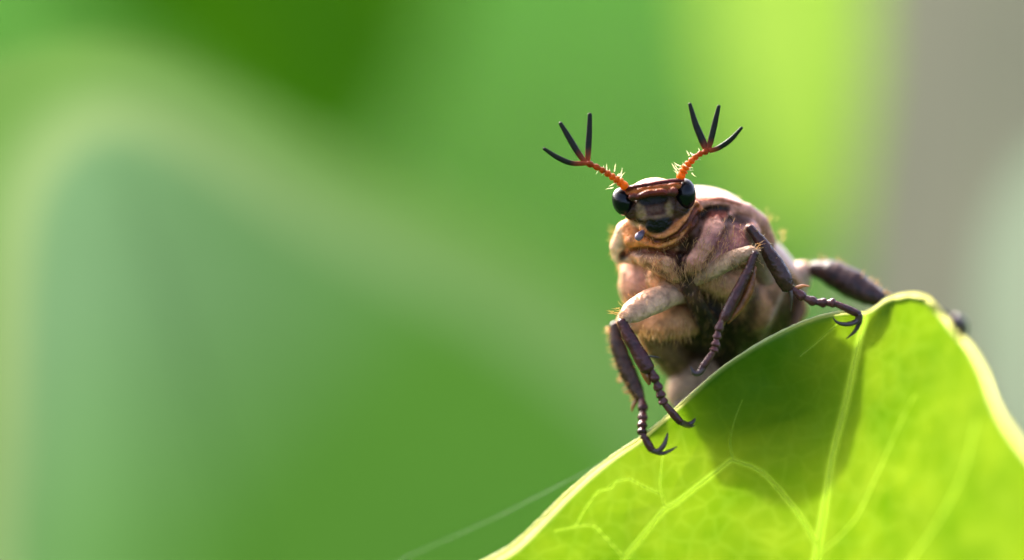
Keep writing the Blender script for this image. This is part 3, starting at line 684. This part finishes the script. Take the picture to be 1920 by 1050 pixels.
# legs
PUR = (.062, .016, .014); PUR2 = (.12, .036, .032); AMB = (.22, .07, .02)
def leg(femur, tibia, tarsus, claws, spurs, fcol, tcol=PUR, spines=None, blade_=None, tr=9.0, spcol=(.10, .045, .02)):
    m = MB()
    if femur:
        P, R = pts(*femur)
        m.tube(P, R, fcol, sides=18, per=10, col2=np.array(fcol)*.85, flat=.8, flatdir=(.2, -.5, -.8), mod=lambda t: 1+.02*np.sin(t*17))
        v_ = m.v[-1]; v_ += .25*np.sin(v_/3.1+np.roll(v_, 1, 1)/4.3); m.v[-1] = v_
        PP, RR = crom(P, R, 10)
        for q in range(110):
            i = int(rng.integers(2, len(PP)-1)); d = nz(np.array([0, .1, -.5])+rng.normal(size=3)); ax_ = nz(PP[-1]-PP[0])
            m.cone(PP[i]+d*RR[i]*.75, PP[i]+d*RR[i]*.85+nz(d*.7+ax_+np.array([0, .4, 0]))*(7+7*rng.random()), .4, (.62, .40, .22), .06, 3)
    nfem = len(m.f)
    P, R = pts(*tibia); m.tube(P, R, tcol, sides=12, per=8, mod=lambda t: 1+.03*np.sin(t*23+1)+.02*np.sin(t*57))
    if blade_: Pb, Rb = pts(*blade_); m.tube(Pb, Rb, AMB, sides=10, per=6)
    if spines:
        nrm, cnt, ln, scol = spines
        PP, RR = crom(P, R, 8)
        for q in range(cnt):
            i = int(rng.integers(3, len(PP)-1)); d = nz(np.array(nrm, float)+rng.normal(size=3)*.45)
            m.cone(PP[i]+d*RR[i]*.7, PP[i]+d*(RR[i]+ln*(.5+.7*rng.random())), 1.3, scol, .05)
    nt = len(tarsus)-1; TP = LA(np.array(tarsus, float))
    for i in range(nt):
        a, b_ = TP[i], TP[i+1]; last = i == nt-1
        if last: R_ = np.array([.62, .78, .9, .78])*tr*.95; c_ = np.array([a, a+(b_-a)*.33, a+(b_-a)*.7, b_])
        else: R_ = np.array([.56, .74, 1.06, .96])*tr; c_ = np.array([a, a+(b_-a)*.4, a+(b_-a)*.8, b_+(b_-a)*.05])
        m.tube(c_, R_, PUR2, sides=12, per=5, col2=PUR)
        if not last:
            for q in range(4):
                d = nz((b_-a)/np.linalg.norm(b_-a)*.8+rng.normal(size=3)*.6); m.cone(b_-(b_-a)*.15, b_+d*tr*1.55, 1.5, (.04, .02, .018), .05)
    o = m.build('leg', M_LEG, beetle); o.data.materials.append(M_BODY)
    for q in range(nfem): o.data.polygons[q].material_index = 1
    for rows in claws: P, R = pts(*rows); c = MB(); c.tube(P, R, (.075, .035, .035), sides=10, per=8, col2=(.03, .018, .018)); c.build('claw', M_CLAW, o)
    for rows, sc in spurs: P, R = pts(*rows); c = MB(); c.tube(P, R, sc, sides=8, per=6); c.build('spur', M_CLAW, o)
    return o
def on(px, py, off): return lz(px, py)-off
# fore legs
leg([(1306, 548, 165, 20), (1264, 552, 84, 22), (1224, 565, 44, 26), (1190, 583, 20, 23), (1166, 598, 10, 12)],
    [(1165, 600, 8, 9), (1176, 625, 4, 12), (1196, 660, -1, 14), (1212, 688, -4, 15), (1217, 698, -4, 9)],
    [(1221, 693, -6), (1229, 713, -2), (1235, 729, 3), (1240, 743, 7), (1244, 755, 11), (1276, 792, 22)],
    [[(1273, 790, 22, 6.5), (1288, 796, on(1288, 796, 9), 6), (1298, 792, on(1298, 792, 5), 4), (1304, 784, on(1304, 784, 0), 1.2)], [(1276, 793, 26, 5), (1290, 799, on(1290, 799, 6), 4), (1303, 798, on(1303, 798, 0), 1)]],
    [([(1206, 692, 2, 8), (1213, 708, 2, 7), (1218, 721, 2, 3)], AMB), ([(1216, 668, -4, 2.2), (1228, 669, -4, 1.6), (1238, 671, -4, .5)], (.03, .02, .02))],
    (.58, .33, .19), spines=((.6, -.4, -.3), 12, 7, (.55, .40, .22)), tr=9.0)
leg([(1304, 524, 66, 13), (1340, 505, 42, 17), (1375, 485, 22, 17), (1404, 473, 8, 13), (1417, 472, 2, 8)],
    [(1416, 473, -1, 7), (1404, 505, -5, 8.5), (1384, 545, -8, 10.5), (1364, 585, -9, 11), (1356, 600, -9, 9)],
    [(1354, 598, -10), (1347, 619, -10), (1344, 634, -10), (1341, 648, -10), (1338, 658, -10), (1314, 694, -8)],
    [[(1318, 690, -8, 7), (1312, 698, -9, 6), (1302, 699, -10, 4.5), (1294, 687, -11, 1)], [(1318, 693, -3, 5), (1310, 701, 0, 4.5), (1299, 700, 4, 3), (1296, 692, 5, .8)]],
    [([(1358, 600, -2, 5), (1352, 614, 2, 4), (1350, 628, 4, 1)], AMB)],
    (.40, .235, .13), spines=((-.6, .3, -.4), 8, 7, (.35, .25, .15)), blade_=[(1416, 500, 6, 3), (1406, 540, 4, 8), (1388, 575, 4, 8), (1364, 606, 2, 3)], tr=8.5)
# middle legs
leg([(1300, 600, 150, 30), (1255, 603, 125, 38), (1205, 606, 130, 28), (1160, 604, 130, 14)],
    [(1152, 606, 130, 9), (1157, 640, 130, 15), (1172, 685, 124, 17), (1190, 725, 114, 15), (1201, 748, 104, 10)],
    [(1202, 742, 104), (1206, 768, 92), (1205, 786, 82), (1204, 800, 74), (1204, 812, 66), (1222, 844, on(1222, 844, 12))],
    [[(1220, 842, on(1220, 842, 12), 6.5), (1232, 846, on(1232, 846, 10), 5), (1244, 836, on(1244, 836, 8), 5), (1250, 820, on(1250, 820, 4), 3), (1252, 811, on(1252, 811, -1), 1)], [(1222, 845, on(1222, 845, 9), 5), (1240, 850, on(1240, 850, 7), 4), (1256, 845, on(1256, 845, 4), 3), (1269, 837, on(1269, 837, -1), 1)]],
    [([(1196, 746, 106, 5), (1188, 760, 108, 4), (1184, 772, 108, 1)], AMB)],
    (.48, .22, .085), tcol=(.06, .026, .013), spines=((-1, .1, 0), 80, 13, (.66, .30, .07)), tr=9.5)
leg([(1440, 540, 190, 28), (1425, 490, 120, 26), (1408, 440, 62, 15), (1403, 426, 44, 8)],
    [(1404, 425, 38, 7.5), (1424, 450, 36, 11), (1446, 483, 36, 15), (1466, 516, 36, 17), (1478, 542, 38, 13)],
    [(1484, 540, 38), (1506, 557, 40), (1527, 566, 44), (1547, 568, 44), (1564, 568, 40), (1612, 590, on(1612, 590, 14))],
    [[(1611, 588, on(1611, 588, 14), 7), (1606, 602, on(1606, 602, 12), 5.5), (1588, 608, on(1588, 608, 9), 4.5), (1571, 605, on(1571, 605, 5), 3), (1562, 596, on(1562, 596, 0), 1)], [(1612, 592, on(1612, 592, 12), 6), (1611, 606, on(1611, 606, 10), 5), (1602, 622, on(1602, 622, 6), 3.5), (1587, 635, on(1587, 635, 0), 1)]],
    [([(1482, 545, 34, 5), (1484, 560, 34, 4), (1483, 584, 34, .8)], (.05, .025, .015)), ([(1492, 540, 40, 4), (1506, 536, 40, 3), (1518, 537, 40, .8)], (.5, .16, .04))],
    (.30, .17, .12), tcol=(.050, .018, .012), spines=((.8, -.5, -.2), 20, 8, (.45, .30, .16)), tr=9.0)
# hind legs
leg([(1455, 590, 285, 34), (1478, 545, 245, 34), (1502, 514, 212, 28), (1520, 506, 202, 14)],
    [(1520, 504, 202, 14), (1552, 510, 192, 24), (1588, 527, 178, 29), (1622, 547, 162, 25), (1654, 562, 146, 15)],
    [(1652, 564, 140), (1672, 560, on(1672, 560, -18)), (1700, 554, on(1700, 554, -16)), (1728, 558, on(1728, 558, -16)), (1750, 574, on(1750, 574, -16)), (1800, 604, on(1800, 604, -18))],
    [[(1790, 600, on(1790, 600, -16), 13), (1802, 604, on(1802, 604, -8), 12), (1809, 618, on(1809, 618, -2), 8), (1808, 634, on(1808, 634, 4), 1.5)], [(1782, 601, on(1782, 601, -16), 12), (1796, 609, on(1796, 609, -4), 11), (1799, 624, on(1799, 624, 4), 7), (1794, 638, on(1794, 638, 4), 1.2)]],
    [([(1646, 552, 148, 4), (1660, 549, 148, 3), (1672, 551, 148, .8)], (.55, .26, .07))],
    (.56, .34, .24), tcol=(.055, .024, .018), spines=((.4, -1, 0), 26, 15, (.62, .30, .08)), tr=5)
leg([(1350, 680, 240, 30), (1325, 705, 226, 44), (1292, 728, 210, 44), (1270, 758, 196, 26)],
    [(1272, 762, 190, 16), (1310, 766, 170, 18), (1360, 764, 160, 18), (1400, 760, 152, 12)],
    [(1402, 760, 152), (1420, 758, 150), (1434, 756, 148), (1446, 754, 146), (1456, 752, 145), (1484, 750, 142)],
    [[(1484, 750, 142, 8), (1494, 749, 136, 6), (1500, 746, 128, 1.5)]], [], (.40, .25, .145), tcol=(.06, .035, .03), spines=((-.4, 1, 0), 12, 12, (.5, .25, .08)), tr=10)

# hair
def tufts(spec):
    h = MB()
    for px, py, z, sx, sy, dx, dy, dz, cnt, ln, r in spec:
        for _ in range(cnt):
            p = L(px+rng.normal()*sx, py+rng.normal()*sy, z+rng.normal()*4); d = nz([dx+rng.normal()*.28, dy+rng.normal()*.28, dz+rng.normal()*.28])
            h.cone(p, p+d*ln*(.6+.6*rng.random()), r, (1, 1, 1), .10, 3)
    return tag(h.build('hair', M_HAIR, body), kind='stuff')
tufts([(1262, 508, 28, 8, 6, .25, 1, -.4, 46, 26, .6), (1298, 494, 24, 12, 5, .05, 1, -.4, 60, 26, .6), (1240, 490, 28, 14, 8, .1, 1, -.5, 60, 20, .55), (1330, 470, 24, 22, 18, -.3, 1, -.3, 90, 18, .5),
       (1225, 520, 60, 12, 8, .3, 1, -.4, 40, 18, .5), (1390, 488, 8, 18, 6, .4, .6, -.6, 30, 16, .5), (1330, 520, 40, 20, 6, -.2, 1, -.3, 36, 20, .5), (1235, 622, 84, 22, 8, .0, 1, -.2, 60, 26, .6), (1275, 620, 90, 14, 10, .1, 1, -.2, 40, 26, .6),
       (1168, 586, 6, 8, 6, -1, -.2, -.2, 22, 20, .6), (1200, 566, 14, 14, 8, -.5, -1, -.2, 20, 12, .5), (1365, 440, 40, 20, 14, -.3, 1, -.4, 60, 16, .5), (1420, 464, -4, 5, 3, .8, -.5, -.2, 4, 24, .4), (1374, 379, 150, 8, 3, .5, -1, 0, 14, 12, .6), (1464, 445, 170, 4, 5, .9, -.8, 0, 9, 14, .6), (1430, 408, 160, 10, 6, .6, -1, 0, 16, 10, .6), (1150, 440, 120, 4, 8, -1, -.4, 0, 10, 14, .5), (1345, 545, 66, 20, 10, 0, 1, -.4, 40, 22, .5)])
# short pubescence over the trunk
h = MB(); ok = np.where((BV[:, 1] > 438) | (BV[:, 0] > 1315))[0]
pick = rng.choice(ok, 2600, replace=False)
for i in pick:
    nrm = BN[i]; t = nz(np.array([.0, .8, -.1])+rng.normal(size=3)*.35); d = nz(nrm*.55+t)
    ln = 6+8*rng.random(); h.cone(BV[i]-nrm*.5, BV[i]+d*ln, .36, (1, 1, 1), .08, 3)
tag(h.build('hair', M_HAIR, body), kind='stuff')
